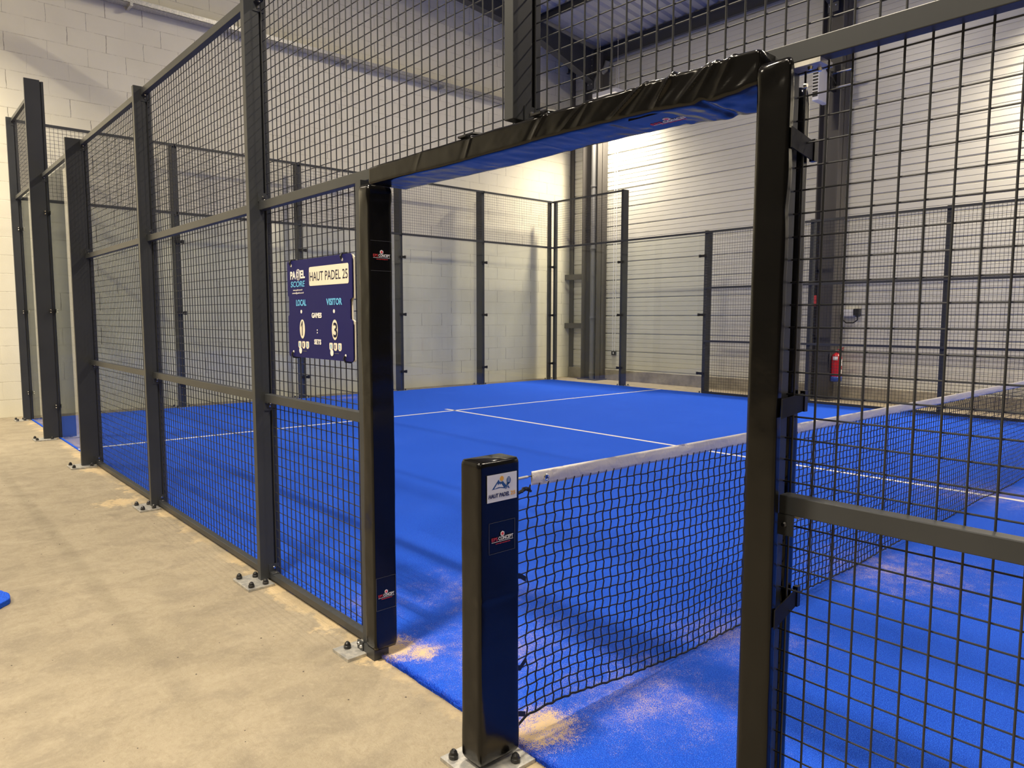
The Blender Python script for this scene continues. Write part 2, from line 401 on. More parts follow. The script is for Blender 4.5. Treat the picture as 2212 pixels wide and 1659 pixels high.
# ------------------------------------------------------------------ hall steelwork
def column(x0, x1, label, extras):
    t = thing('steel_column', (x0+x1)/2, 10.85, 0, label, 'column')
    top = deckz(10.9)-.18
    MB().box(x0, x0+.016, 10.66, 10.985, 0, top).box(x1-.016, x1, 10.66, 10.985, 0, top).box(x0, x1, 10.80, 10.815, 0, top).build('column_shaft', HALLST, t)
    MB().box(x0-.05, x1+.05, 10.6, 10.985, 0, .02).build('base_plate', HALLST, t)
    if extras:
        for zc in (1.22, 2.36):
            MB().box(x1, XW, 10.86, 10.985, zc-.05, zc+.07).build('side_arm', HALLST, t)
    return t
column(9.26, 9.72, 'grey steel hall column in the corner by the block wall, grey downpipe inside it', True)
column(3.92, 4.28, 'grey steel hall column behind the far fence, red extinguisher hanging at its foot', False)
def rafter(x, label):
    t = thing('roof_rafter', x, 10.85, 7.0, label, 'roof beam')
    mb = MB(); yy = [10.66, 9.9, 9.1, 8.0, 6, 0, -12.1]; dep = [.68, .52, .36, .34, .34, .34, .34]
    for (hw, off0, off1) in ((.006, 0, 1),):
        pass
    def strip(xa, xb, fz0, fz1, name):
        m_ = MB()
        for y, d in zip(yy, dep):
            za, zb = fz0(y, d), fz1(y, d)
            m_.v += [(xa, y, za), (xb, y, za), (xb, y, zb), (xa, y, zb)]
        for i in range(len(yy)-1):
            a, b = 4*i, 4*i+4
            m_.f += [(a+j, a+(j+1) % 4, b+(j+1) % 4, b+j) for j in range(4)]
        m_.f += [(0, 1, 2, 3), tuple(4*len(yy)-4+j for j in (3, 2, 1, 0))]
        m_.build(name, DARKST, t)
    T = lambda y, d: deckz(y)-.15
    strip(x-.006, x+.006, lambda y, d: T(y, d)-d, T, 'web')
    strip(x-.09, x+.09, lambda y, d: T(y, d)-.015, T, 'top_flange')
    strip(x-.09, x+.09, lambda y, d: T(y, d)-d, lambda y, d: T(y, d)-d+.015, 'bottom_flange')
    MB().box(x-.09, x+.09, 10.64, 10.66, 6.45, deckz(10.66)-.15).build('end_plate', DARKST, t)
    for k in range(6):
        for s in (-.05, .05): MB().lathe((x+s, 10.64, 6.55+k*.13), [(.016, 0), (.016, -.014), (.008, -.018)], 6, 1).build('bolt', CHROME, t)
rafter(9.5, 'dark sloping roof rafter with deep haunch along the block wall')
rafter(4.1, 'dark sloping roof rafter above the middle hall column')
def purlin(y, z0, z1, label, name='roof_purlin'):
    o = MB().box(-14, XW, y-.004, y+.004, z0, z1).box(-14, XW, y-.06, y, z0, z0+.006).box(-14, XW, y-.06, y, z1-.006, z1).build(name, DARKST)
    tag(o, label, 'roof beam')
purlin(10.92, 7.06, deckz(10.92)-.02, 'dark eave beam along the top of the ribbed side wall', 'eave_beam')
for k, (y, lb) in enumerate(((9.1, 'dark roof purlin under the deck, nearest the ribbed wall'), (7.0, 'dark roof purlin, second in from the ribbed wall'), (4.9, 'dark roof purlin, third in from the ribbed wall'))):
    purlin(y, deckz(y)-.152, deckz(y)-.004, lb)
tag(MB().prism((7.0, 9.3, deckz(9.3)-.16), (5.0, 10.85, deckz(10.85)-.16), .012, 8).build('brace_rod', DARKST), 'thin diagonal brace rod under the roof deck', 'brace rod')
# downpipe in the corner column
t = thing('downpipe', 9.43, 10.73, 0, 'grey plastic downpipe standing in the corner column', 'pipe')
MB().prism((9.43, 10.725, 0), (9.43, 10.725, 6.45), .062, 20).build('pipe', PIPE, t, smooth=False)
for zc in (.16, 1.42, 2.98, 4.35): MB().lathe((9.43, 10.725, zc), [(.062, -.02), (.071, -.018), (.071, .018), (.062, .02)], 20).build('pipe_collar', PIPE, t)
MB().tube([(9.43, 10.725, 6.4), (9.43, 10.73, 6.6), (9.35, 10.78, 6.75), (9.22, 10.82, 6.85), (9.15, 10.83, 7.0)], .065, 12).build('pipe_elbow', PIPE, t)
# conduits and socket on the cladding
t = thing('wall_socket', 9.05, YW-.02, .6, 'small grey wall socket under two thin conduits, beside the corner column', 'socket')
MB().box(8.98, 9.10, YW-.045, YW-.001, .57, .66).build('socket_box', BLACKP, t, bevel=.004)
MB().box(9.02, 9.05, YW-.05, YW-.045, .60, .64).build('socket_face', WHITEP, t)
for xx in (9.02, 9.09): MB().prism((xx, YW-.012, .66), (xx, YW-.012, 6.9), .011, 8).build('conduit', WHITEP, t)
# cable tray along the block wall
t = thing('cable_tray', 10.3, 5, 5.98, 'galvanised perforated cable tray running along the block wall', 'cable tray')
mb = MB().box(10.22, 10.42, -12.1, 10.6, 5.975, 5.980).box(10.22, 10.224, -12.1, 10.6, 5.975, 6.045).box(10.416, 10.42, -12.1, 10.6, 5.975, 6.045)
y = -2.0
while y < 10.5: mb.box(10.218, 10.2215, y, y+.03, 5.998, 6.024); y += .09
mb.build('tray', GALV, t)
for y in (-.6, 1.55, 3.35, 5.1, 7.2, 9.0): MB().box(10.2, XW, y-.02, y+.02, 5.93, 5.975).build('tray_bracket', GALV, t)

# white ventilated unit clamped on the middle column
t = thing('wall_unit', 4.28, 10.62, 5.4, 'white louvred box with yellow sticker clamped high on the middle hall column', 'electrical unit')
MB().box(4.04, 4.15, 10.12, 10.50, 4.93, 5.74).build('unit_body', WHITEP, t, bevel=.012)
mb = MB()
for k in range(11): mb.box(4.052, 4.138, 10.114, 10.124, 4.99+k*.05, 5.018+k*.05)
mb.box(4.05, 4.14, 10.112, 10.124, 5.57, 5.71); mb.build('louvre', BLACKP, t)
MB().box(4.032, 4.041, 10.42, 10.49, 5.52, 5.61).build('sticker', YELLOW, t)
MB().prism((4.02, 10.36, 5.46), (4.02, 10.64, 5.28), .028, 6).box(4.0, 4.05, 10.5, 10.66, 5.15, 5.45).build('swivel_arm', BLACKP, t)
for zc in (5.22, 5.46):
    MB().prism((4.00, 10.652, zc), (3.72, 10.652, zc), .02, 8).build('clamp_rod', CHROME, t)
MB().box(3.86, 3.9, 10.64, 10.66, 5.16, 5.52).build('clamp_bar', BLACKP, t)

# fire extinguisher
ex, ey = 3.84, 10.74
t = thing('fire_extinguisher', ex, ey, .33, 'red fire extinguisher with blue foot hanging at the middle hall column', 'fire extinguisher')
MB().lathe((ex, ey, .33), [(.0, .06), (.082, .06), (.085, .09), (.085, .40), (.07, .455), (.035, .485), (.022, .49), (.022, .51)], 20).build('cylinder', RED, t, smooth=True)
MB().lathe((ex, ey, .33), [(.0, 0), (.08, 0), (.092, .02), (.092, .085), (.086, .09)], 20).build('foot', BLUEP, t, smooth=True)
MB().box(ex-.035, ex+.02, ey-.02, ey+.02, .835, .87).build('valve', CHROME, t)
MB().prism((ex-.01, ey, .87), (ex-.12, ey-.02, .91), .009, 6).prism((ex-.01, ey, .86), (ex-.12, ey-.02, .875), .007, 6).build('handle', RED, t)
MB().tube([(ex+.02, ey, .85), (ex+.09, ey-.02, .86), (ex+.13, ey-.03, .78), (ex+.115, ey-.04, .5)], .011, 6).build('hose', BLACKP, t)
def wrap(z0, z1, a0, a1, m, nm):
    mb = MB(); n = 6
    for z_ in (z0, z1):
        for i in range(n+1):
            a = math.radians(a0+(a1-a0)*i/n); mb.v.append((ex+.0865*math.cos(a), ey+.0865*math.sin(a), z_))
    for i in range(n): mb.f.append((i, i+1, n+2+i, n+1+i))
    mb.build(nm, m, t, recalc=False)
wrap(.70, .76, 235, 290, PWHITE, 'label_patch'); wrap(.60, .72, 170, 205, PWHITE, 'label_patch'); wrap(.47, .54, 170, 205, PWHITE, 'label_patch')
t = thing('security_camera', 3.66, YW-.05, 1.47, 'small white junction box with looping black cable beside the middle hall column', 'junction box')
MB().box(3.70, 3.86, YW-.08, YW-.001, 1.44, 1.56).build('box_body', WHITEP, t, bevel=.006)
MB().box(3.60, 3.69, YW-.09, YW-.001, 1.46, 1.57).build('plug', BLACKP, t)
MB().tube([(3.87, YW-.06, 1.5), (3.90, YW-.06, 1.40), (3.82, YW-.06, 1.33), (3.70, YW-.06, 1.33), (3.63, YW-.06, 1.38), (3.64, YW-.06, 1.46)], .011, 6).build('cable', BLACKP, t)
tag(MB().box(4.20, 4.25, 10.652, 10.66, 1.62, 1.80).build('door_tag', PRED), 'small pink notice stuck on the middle hall column', 'notice')

# hall lamps and added fill lamps
for k, (x, y, z) in enumerate(LAMP_POS):
    side = 'court middle, added fill,' if y == 5 else 'far side wall' if y > 5 else ('near side fence' if y > -3 else 'open hall floor, added fill,')
    where = 'near the end wall' if x > 4 else ('over the net' if x > -3 else 'over the rear court half')
    t = thing('floodlight', x, y, z, 'white floodlight hanging above the %s %s' % (side, where), 'lamp', 'floodlights along the court sides')  # includes the added fill lamps, which share this name and group
    MB().box(x-(.6 if z > 7 else .32), x+(.6 if z > 7 else .32), y-.16, y+.16, z, z+.09).build('housing', WHITEP, t, bevel=.01)
    for s in (-.25, .25): MB().prism((x+s, y, z+.09), (x+s, y, deckz(y)+.01), .006, 6).build('suspension_rod', GALV, t)
    lamp_light(t, LAMP_W*(((1.0 if x > 5 else 1.4) if y > 5 else 1.2) if z < 7 else (1.5 if y > 0 else 2.3)), wide=z > 7)

# ------------------------------------------------------------------ court floor
turf = thing('artificial_turf', 0, 5, 0, 'bright blue artificial turf of the padel court with sand in its pile', 'turf')
mb = MB(); n = 900; y1 = 10.0
top = []
for i in range(n+1):
    x = -10.05+20.1*i/n
    yj = (-.05 if x < .88 else (-.022 if x < 5.95 else 0.0)) + (noise.noise((x*9, 0, 0))*.010 + noise.noise((x*60, 3, 0))*.006 if -3 < x < 5 else 0)
    top.append((x, yj))
for (x, yj) in top: mb.v += [(x, yj, 0), (x, yj, .012), (x, y1, .012)]
for i in range(n):
    a, b = 3*i, 3*i+3; mb.f += [(a, b, b+1, a+1), (a+1, b+1, b+2, a+2)]
mb.build('turf_carpet', TURF, turf)
L = .05
def line(x0, x1, y0, y1, nm):
    MB().box(x0, x1, y0, y1, .0115, .0140).build(nm, LINE, turf)
line(6.93, 6.98, 0, 10, 'service_line'); line(-6.98, -6.93, 0, 10, 'service_line')
line(0, 7.18, 4.92, 4.97, 'center_line'); line(-7.18, 0, 4.92, 4.97, 'center_line')
# upright fibres where the pile is seen close by
mb = MB()
for k in range(9000):
    x = random.uniform(-.3, .92); y = -.05+abs(random.gauss(0, .012))+random.uniform(-.006, .004)
    a = random.uniform(0, 2*PI); h = random.uniform(.006, .014); w_ = .0009
    b = len(mb.v); tx, ty = random.gauss(0, .005), random.gauss(-.003, .005)
    mb.v += [(x-w_*math.cos(a), y-w_*math.sin(a), .004), (x+w_*math.cos(a), y+w_*math.sin(a), .004), (x+tx, y+ty, .008+h)]
    mb.f.append((b, b+1, b+2))
tag(mb.build('pile_fibres', TURF, turf, recalc=False), kind='stuff')
# blue turf offcut lying on the concrete
mb = MB(); a0 = []
for i in range(26):
    a = 2*PI*i/26; r = .13*(1+.12*noise.noise((math.cos(a)*3, math.sin(a)*3, 1))); a0.append((2.56+r*.9*math.cos(a), -1.18+r*.55*math.sin(a), .0))
mb.poly(a0, (0, 0, .028))
tag(mb.build('turf_offcut', TURF, bevel=.004), 'blue turf scrap lying on the bare concrete at the left', 'turf scrap')
mb = MB()
for k in range(90):
    x, y = random.uniform(.3, 7), random.uniform(-1.6, -.12)
    if (x > 2.3 and x < 2.8): continue
    r = random.uniform(.0015, .004)
    mb.lathe((x, y, 0), [(r, 0), (r*.9, r*.4), (r*.3, r*.7)], 5)
tag(mb.build('floor_crumbs', mat('dark crumbs', (.12, .10, .09), .9)), 'dark crumbs and grit scattered on the concrete', 'grit', kind='stuff')

# ------------------------------------------------------------------ fence kit
def wires(mb, axis, a0, a1, z0, z1, c, pitch=.05, phase=0.0, rv=.0026, rh=.0021, off=.0046, zph=0.0, n=6):
    """welded mesh in the plane  y=c (axis x) or x=c (axis y); verticals offset by -off"""
    k = math.ceil((a0-phase)/pitch)
    while phase+k*pitch < a1:
        a = phase+k*pitch; k += 1
        p, q = ((a, c-off, z0), (a, c-off, z1)) if axis == 'x' else ((c+off, a, z0), (c+off, a, z1))
        mb.prism(p, q, rv, n, caps=False)
    k = math.ceil((z0-zph)/pitch)
    while zph+k*pitch < z1:
        z = zph+k*pitch; k += 1
        p, q = ((a0, c, z), (a1, c, z)) if axis == 'x' else ((c, a0, z), (c, a1, z))
        mb.prism(p, q, rh, n, caps=False)
def caps_on_plate(parent, pts, z=.014):
    for (x, y) in pts:
        MB().lathe((x, y, z), [(.0145, 0), (.0155, .002), (.0155, .011), (.0135, .013), (.0115, .021), (.006, .0275), (.0, .029)], 12).build('bolt_cap', BLACKP, parent, smooth=False)
def screw(mb, p, axis, r=.0075, h=.006):
    """axis: vector the head points along"""
    a = Vector(axis).normalized(); p = Vector(p); mb.prism(tuple(p), tuple(p+a*h), r, 10, r*.72)

def near_post(x, h, depth, label, z0=0.012, plate=True):
    t = thing('fence_post', x, -depth/2, 0 if z0 < .1 else z0, label, 'fence post', 'steel posts of the near side fence')
    d = -.008
    MB().box(x-.042, x-.002, -depth, d, z0, h+.012).build('upright', STEEL, t, bevel=.002)
    MB().box(x-.030, x-.014, d, .028, z0, h).box(x-.040, x+.0, .006, .028, z0, h).build('inner_flange', STEEL, t)
    if plate:
        y0 = -depth-.10
        pl = MB().box(x-.13, x+.085, y0, -.045, 0, .013).build('base_plate', GALV, t, bevel=.0015)
        caps_on_plate(pl, [(x-.105, y0+.025), (x+.06, y0+.025), (x-.105, -.085), (x+.03, -.085)] )
    return t
near_post(10.0, 4.0, .09, 'anthracite fence post at the near corner, tight against the block wall')
near_post(8.0, 4.0, .155, 'tall wide fence post between the two left glass panes')
near_post(6.0, 3.0, .155, 'wide fence post between the glass pane and the first mesh panel')
near_post(4.0, 3.0, .085, 'narrow fence post between the two full height mesh panels')
near_post(2.0, 3.0, .085, 'fence post reaching the top edge, left of the scoreboard panel')
near_post(0.0, 3.0, .085, 'short upper post standing above the middle of the padded lintel', z0=1.98, plate=False)
near_post(-2.0, 3.0, .085, 'fence post out to the right of the doorway')

RY0, RY1 = -.037, .0
def near_rail(mb, x0, x1, z0, z1, y0=RY0, y1=RY1): mb.box(x0, x1, y0, y1, z0, z1)
def bracket(parent, x, z, upw=True):
    """small angle at the left end of a rail, against the post side face (x = face)"""
    mb = MB(); s = 1 if upw else -1
    z0, z1 = sorted((z, z+s*.045)); mb.box(x-.0035, x, -.040, .018, z0, z1)
    za, zb = sorted((z, z+s*.004)); mb.box(x-.045, x, -.036, .0, za, zb)
    b = mb.build('bracket', STEEL, parent)
    m2 = MB(); screw(m2, (x-.0035, -.012, z+s*.024), (-1, 0, 0)); screw(m2, (x-.028, -.016, z+s*.004), (0, 0, s), .0055, .005)
    m2.build('screw', CHROME, b)
def near_panel(x0, x1, rails, zm0, zm1, label, brackets=(), xm0=None, xm1=None, rx0=None):
    """rails: (name, z0, z1)"""
    t = thing('mesh_panel', (x0+x1)/2, 0, zm0, label, 'mesh fence panel', 'welded mesh panels of the near side fence')
    for (nm, z0, z1) in rails:
        MB().box(x0 if rx0 is None else rx0, x1-.045, RY0, RY1, z0, z1).build(nm, STEEL, t, bevel=.002)
    mb = MB(); wires(mb, 'x', x0 if xm0 is None else xm0, (x1-.02) if xm1 is None else xm1, zm0, zm1, .0075, phase=.005, zph=.022)
    mb.build('wire_mesh', WIRE, t, recalc=False)
    for (z, u) in brackets: bracket(t, x1-.042, z, u)
    return t
FULL = [('bottom_rail', .012, .045), ('middle_rail', .957, 1.0), ('middle_rail', 1.937, 1.98), ('top_rail', 2.955, 2.998)]
BR = ((.045, True), (.957, False), (1.98, True), (2.955, False))
near_panel(4.0, 6.0, FULL, .03, 2.97, 'mesh panel farthest left, beside the glass panes', BR)
near_panel(2.0, 4.0, FULL, .03, 2.97, 'second full height mesh panel, left of the tall post', BR)
near_panel(.86, 2.0, FULL[:2], .03, 1.945, 'lower mesh panel that carries the scoreboard', BR[:2])
near_panel(0.0, 2.0, [('bottom_rail', 1.937, 1.98), ('top_rail', 2.955, 2.998)], 1.96, 2.97, 'upper mesh panel left of the short post above the doorway', (BR[2], BR[3]))
near_panel(-2.0, 0.0, [('bottom_rail', 1.932, 1.975), ('top_rail', 2.955, 2.998)], 1.96, 2.97, 'upper mesh panel right of the short post above the doorway', (BR[2],))
near_panel(-2.0, -.845, [('bottom_rail', .012, .045), ('middle_rail', .957, 1.0)], .03, 1.945, 'lower mesh panel right of the doorway, nearest the camera', (), xm1=-.868, rx0=-2.0)
t = thing('rail_bracket', -.90, 0, .957, 'small galvanised angle and screw under the rail end beside the right door pad', 'bracket')
MB().box(-.935, -.89, -.030, .004, .951, .957).build('angle', GALV, t)
mb = MB(); screw(mb, (-.905, -.04, .935), (0, -1, 0), .006); mb.build('screw', CHROME, t)
MB().box(-.925, -.885, -.038, -.034, .91, .957).build('plate', STEEL, t)

def clamp_near(parent, x, z):
    c = MB().box(x-.058, x+.03, -.022, -.012, z-.022, z+.022).box(x-.05, x+.02, .02, .026, z-.02, z+.02).build('glass_clamp', BLACKP, parent)
    mb = MB()
    for dx in (-.05, -.028, -.006, .016):
        for dz in (-.014, .014): screw(mb, (x+dx, -.022, z+dz), (0, -1, 0), .0075, .007)
    mb.build('clamp_screws', CHROME, c)
def glass_panel_near(x0, x1, mesh, label):
    t = thing('glass_panel', (x0+x1)/2, .008, .02, label, 'glass fence panel', 'glass panels of the court')
    MB().box(x0+.006, x1-.048, .008, .020, .02, 2.955).build('glass_pane', GLASS, t)
    for z in (.38, 1.47, 2.57): clamp_near(t, x1-.03, z)
    if not mesh: MB().box(x0, x1-.045, RY0, RY1, 2.955, 2.998).build('top_rail', STEEL, t, bevel=.002); bracket(t, x1-.042, 2.955, False)
    return t
glass_panel_near(6.0, 8.0, False, 'clear glass pane of the near fence between the two wide posts')
glass_panel_near(8.0, 10.0, True, 'clear glass pane of the near fence beside the corner')
near_panel(8.0, 10.0, [('bottom_rail', 2.955, 2.998), ('top_rail', 3.955, 3.998)], 2.99, 3.97, 'small mesh panel on top of the corner glass pane, far left', ((2.998, True), (3.955, False)))

# ---- end fence (x = 10) and far side fence (y = 10)
def clamp_back(parent, y, z):
    MB().box(9.985, 10.0, y-.06, y+.06, z-.022, z+.022).box(9.978, 9.986, y+.045, y+.085, z-.028, z+.028).box(9.978, 9.986, y-.03, y+.03, z-.02, z+.02).build('glass_clamp', BLACKP, parent)
def clamp_far(parent, x, z):
    MB().box(x-.06, x+.06, 9.985, 10.0, z-.022, z+.022).box(x+.04, x+.08, 9.978, 9.986, z-.026, z+.026).box(x-.075, x-.035, 9.978, 9.986, z-.026, z+.026).build('glass_clamp', BLACKP, parent)
ordn = {2: 'leftmost', 4: 'second', 6: 'third', 8: 'fourth'}
for y in (2, 4, 6, 8):
    t = thing('fence_post', 10.08, y, 0, {2: 'leftmost of the four dark posts standing before the block wall', 4: 'dark post before the block wall, partly hidden behind the scoreboard', 6: 'dark post before the block wall just right of the left door pad', 8: 'dark post before the block wall, nearest the far corner'}[y], 'fence post', 'posts of the end fence')
    MB().box(10.018, 10.20, y-.034, y+.034, .012, 4.01).build('upright', STEEL, t)
    pl = MB().box(10.0, 10.25, y-.11, y+.11, 0, .013).build('base_plate', GALV, t)
    caps_on_plate(pl, [(10.05, y-.085), (10.05, y+.085), (10.22, y-.085), (10.22, y+.085)])
for y in (0, 2, 4, 6, 8):
    nm = {0: 'between the near corner and the first post', 2: 'between the first and second posts', 4: 'between the second and third posts', 6: 'right of the left door pad', 8: 'beside the far corner post'}[y]
    a, b = y+(.02 if y else .035), y+2-.02
    t = thing('glass_panel', 10.0, y+1, .02, 'glass pane of the end fence %s' % nm, 'glass fence panel', 'glass panels of the court')
    MB().box(9.998, 10.010, a, b, .02, 2.955).build('glass_pane', GLASS, t)
    for z in (.38, 1.47, 2.55): clamp_back(t, (y+2) if y < 8 else 9.95, z)
    t = thing('mesh_panel', 10.0, y+1, 2.96, 'mesh panel above the end glass %s' % nm, 'mesh fence panel', 'mesh panels of the end fence')
    MB().box(9.985, 10.018, a-.03, b+.03, 2.958, 2.994).build('bottom_rail', STEEL, t)
    MB().box(9.985, 10.018, a-.03, b+.03, 3.964, 4.0).build('top_rail', STEEL, t)
    mb = MB(); wires(mb, 'y', a, b, 2.99, 3.97, 10.004, phase=.0, rv=.0022, rh=.0020, n=4, off=-.0042); mb.build('wire_mesh', WIRE, t, recalc=False)
# far corner post (double)
t = thing('fence_post', 10.05, 10.05, 0, 'double anthracite post at the far corner of the court', 'fence post')
MB().box(10.022, 10.09, 9.92, 9.985, .012, 4.01).build('upright', STEEL, t)
MB().box(9.93, 9.99, 10.022, 10.09, .012, 4.01).build('upright', STEEL, t)
pl = MB().box(10.0, 10.2, 9.9, 10.2, 0, .013).build('base_plate', GALV, t)
caps_on_plate(pl, [(10.16, 9.95), (10.16, 10.15), (10.04, 10.15)])
for (x, h, dp, lb) in ((8, 4.0, .16, 'tall post of the far fence right of the corner'), (6, 3.0, .16, 'post of the far fence where the glass ends and mesh begins'),
                       (4, 3.0, .09, 'post of the far fence in front of the middle hall column'), (2, 3.0, .09, 'post of the far fence seen through the near right mesh')):
    t = thing('fence_post', x, 10.06, 0, lb, 'fence post', 'posts of the far fence')
    MB().box(x-.03, x+.03, 10.012, 10.012+dp, .012, h+.01).build('upright', STEEL, t)
    pl = MB().box(x-.1, x+.1, 10.0, 10.05+dp, 0, .013).build('base_plate', GALV, t)
    caps_on_plate(pl, [(x-.08, 10.03), (x+.08, 10.03), (x-.08, 10.02+dp), (x+.08, 10.02+dp)])
for (x, mesh, lb) in ((6, 0, 'glass pane of the far fence between the tall post and the mesh'), (8, 1, 'glass pane of the far fence beside the far corner')):
    t = thing('glass_panel', x+1, 10, .02, lb, 'glass fence panel', 'glass panels of the court')
    MB().box(x+.02, x+1.98, 9.998, 10.010, .02, 2.955).build('glass_pane', GLASS, t)
    for z in (.38, 1.47, 2.55):
        clamp_far(t, x+.0 if x == 8 else x+.05, z)
    if not mesh: MB().box(x, x+2, 9.985, 10.014, 2.96, 2.995).build('top_rail', STEEL, t)
    else:
        t2 = thing('mesh_panel', x+1, 10, 2.96, 'mesh panel above the far fence glass beside the far corner', 'mesh fence panel')
        MB().box(x, x+2, 9.985, 10.016, 2.958, 2.994).build('bottom_rail', STEEL, t2)
        MB().box(x, x+2, 9.985, 10.016, 3.964, 4.0).build('top_rail', STEEL, t2)
        mb = MB(); wires(mb, 'x', x, x+1.95, 2.99, 3.97, 10.0, rv=.0022, rh=.0020, n=4); mb.build('wire_mesh', WIRE, t2, recalc=False)
for (a, b, zt, lb) in ((4, 6, 2.97, 'mesh panel of the far fence just left of the right door pad'), (2, 4, 2.97, 'mesh panel of the far fence in front of the extinguisher'),
                   (0, 2, 2.97, 'mesh panel of the far fence at the right picture edge')):
    t = thing('mesh_panel', (a+b)/2, 10, .03, lb, 'mesh fence panel', 'mesh panels of the far fence')
    for nm, z0 in (('bottom_rail', .012), ('middle_rail', .965), ('middle_rail', 1.945), ('top_rail', 2.96)):
        MB().box(max(a, .9) if z0 < 1.5 else a, b, 9.985, 10.016, z0, z0+.036).build(nm, STEEL, t)
    mb = MB(); wires(mb, 'x', max(a, .9), b, .03, zt, 10.0, rv=.0023, rh=.0021, n=4)
    if a == 0: wires(mb, 'x', 0, .9, 1.96, zt, 10.0, rv=.0023, rh=.0021, n=4)
    mb.build('wire_mesh', WIRE, t, recalc=False)

# ------------------------------------------------------------------ vinyl pads
def sstep(a, b, x):
    t = min(1, max(0, (x-a)/(b-a))); return t*t*(3-2*t)
def pad_loft(path_axis, s0, s1, rect, disp, nl=120, nc=16, r=.007):
    """rounded rectangular sleeve. rect(s)->(a0,a1,b0,b1).  path 'x': a=y b=z ; path 'z': a=x b=y"""
    mb = MB(); rings = []
    ss = [s0+(s1-s0)*i/nl for i in range(nl+1)]
    for k, s in enumerate(ss):
        a0, a1, b0, b1 = rect(s); e = min(k, nl-k); sh = .004*(1-math.sqrt(min(1, e/2.0))) if e < 2 else 0
        a0 += sh; a1 -= sh; b0 += sh; b1 -= sh
        P = []
        cs = [(a1-r, b1-r, 0), (a0+r, b1-r, PI/2), (a0+r, b0+r, PI), (a1-r, b0+r, 1.5*PI)]
        for ci, (cx, cy, an) in enumerate(cs):
            for i in range(4): P.append((cx+r*math.cos(an+PI/2*i/3), cy+r*math.sin(an+PI/2*i/3)))
            nx, ny, nan = cs[(ci+1) % 4]
            e0 = P[-1]; e1 = (nx+r*math.cos(nan), ny+r*math.sin(nan))
            for i in range(1, nc): P.append((e0[0]+(e1[0]-e0[0])*i/nc, e0[1]+(e1[1]-e0[1])*i/nc))
        cx, cy = (a0+a1)/2, (b0+b1)/2; Q = []
        for (a, b) in P:
            u, v = (a-cx)/((a1-a0)/2), (b-cy)/((b1-b0)/2)
            m_ = max(abs(u), abs(v)); nx, ny = (math.copysign(1, u) if abs(u) >= abs(v)-.001 else 0), (math.copysign(1, v) if abs(v) >= abs(u)-.001 else 0)
            if k in (0, nl): d = 0
            else: d = disp(s, a, b, u, v)
            ln = math.hypot(nx, ny) or 1; Q.append((a+nx/ln*d, b+ny/ln*d))
        rings.append(Q)
        for (a, b) in Q: mb.v.append((s, a, b) if path_axis == 'x' else (a, b, s))
    n = len(rings[0])
    for k in range(nl):
        for i in range(n): mb.f.append((k*n+i, k*n+(i+1) % n, (k+1)*n+(i+1) % n, (k+1)*n+i))
    mb.f += [tuple(reversed(range(n))), tuple(nl*n+i for i in range(n))]
    return mb
def gauss(x, c, w): return math.exp(-((x-c)/w)**2)

def lintel_disp(s, a, b, u, v):
    d = .0016*noise.noise((s*5, a*9, b*9)) + .0009*noise.noise((s*22, a*24, b*24)) + sstep(.3, -.8, s)*.0022*noise.noise((s*30+b*40, a*20, b*14))
    q = b-1.885            # folds fan out from the top seam towards the lower left
    for (c, w_, amp, sl) in ((.40, .006, .0014, .6), (.12, .006, .0030, .55), (-.185, .0065, .0050, .9), (-.29, .008, .0030, 1.5), (-.36, .006, .0022, .8), (-.475, .0075, .0058, 1.6), (-.54, .006, .0020, 1.0), (-.620, .007, .0075, .75), (-.69, .008, .0040, 1.1), (-.74, .007, .0040, .7), (-.79, .008, .0040, .6)):
        x0 = c + .055 - sl*q; fade = sstep(-.03, .06, q) if amp < .008 else 1.0
        d += fade*(amp*gauss(s, x0, w_) - .45*amp*gauss(s, x0+.026, w_*1.8))*(.25 if v < -.9 else 1.0)
    return d
def lintel_rect(s):
    tt = (s-.765)/(-.835-.765)
    z0 = 1.893 - .004*tt - .012*gauss(s, -.72, .10) - .002*math.sin(s*7) + .007*gauss(s, -.70, .015)
    z1 = 1.960 + .004*noise.noise((s*6, 9, 0)) + .003*gauss(s, -.78, .08)*tt
    return (-.102, .070, z0, z1)
t = thing('lintel_pad', -.03, 0, 1.88, 'black glossy vinyl pad wrapped round the beam over the doorway', 'door padding')
MBL = pad_loft('x', .765, -.845, lintel_rect, lintel_disp, nl=420, nc=12, r=.009)
lp = MBL.build('pad_sleeve', VINYL, t, smooth=True)
for x in (.18, -.16): MB().box(x-.02, x+.02, -.106, -.085, 1.962, 1.968).tube([(x, -.10, 1.966), (x-.01, -.07, 1.978), (x-.01, -.02, 1.984)], .005, 5).build('strap', BLACKP, t)

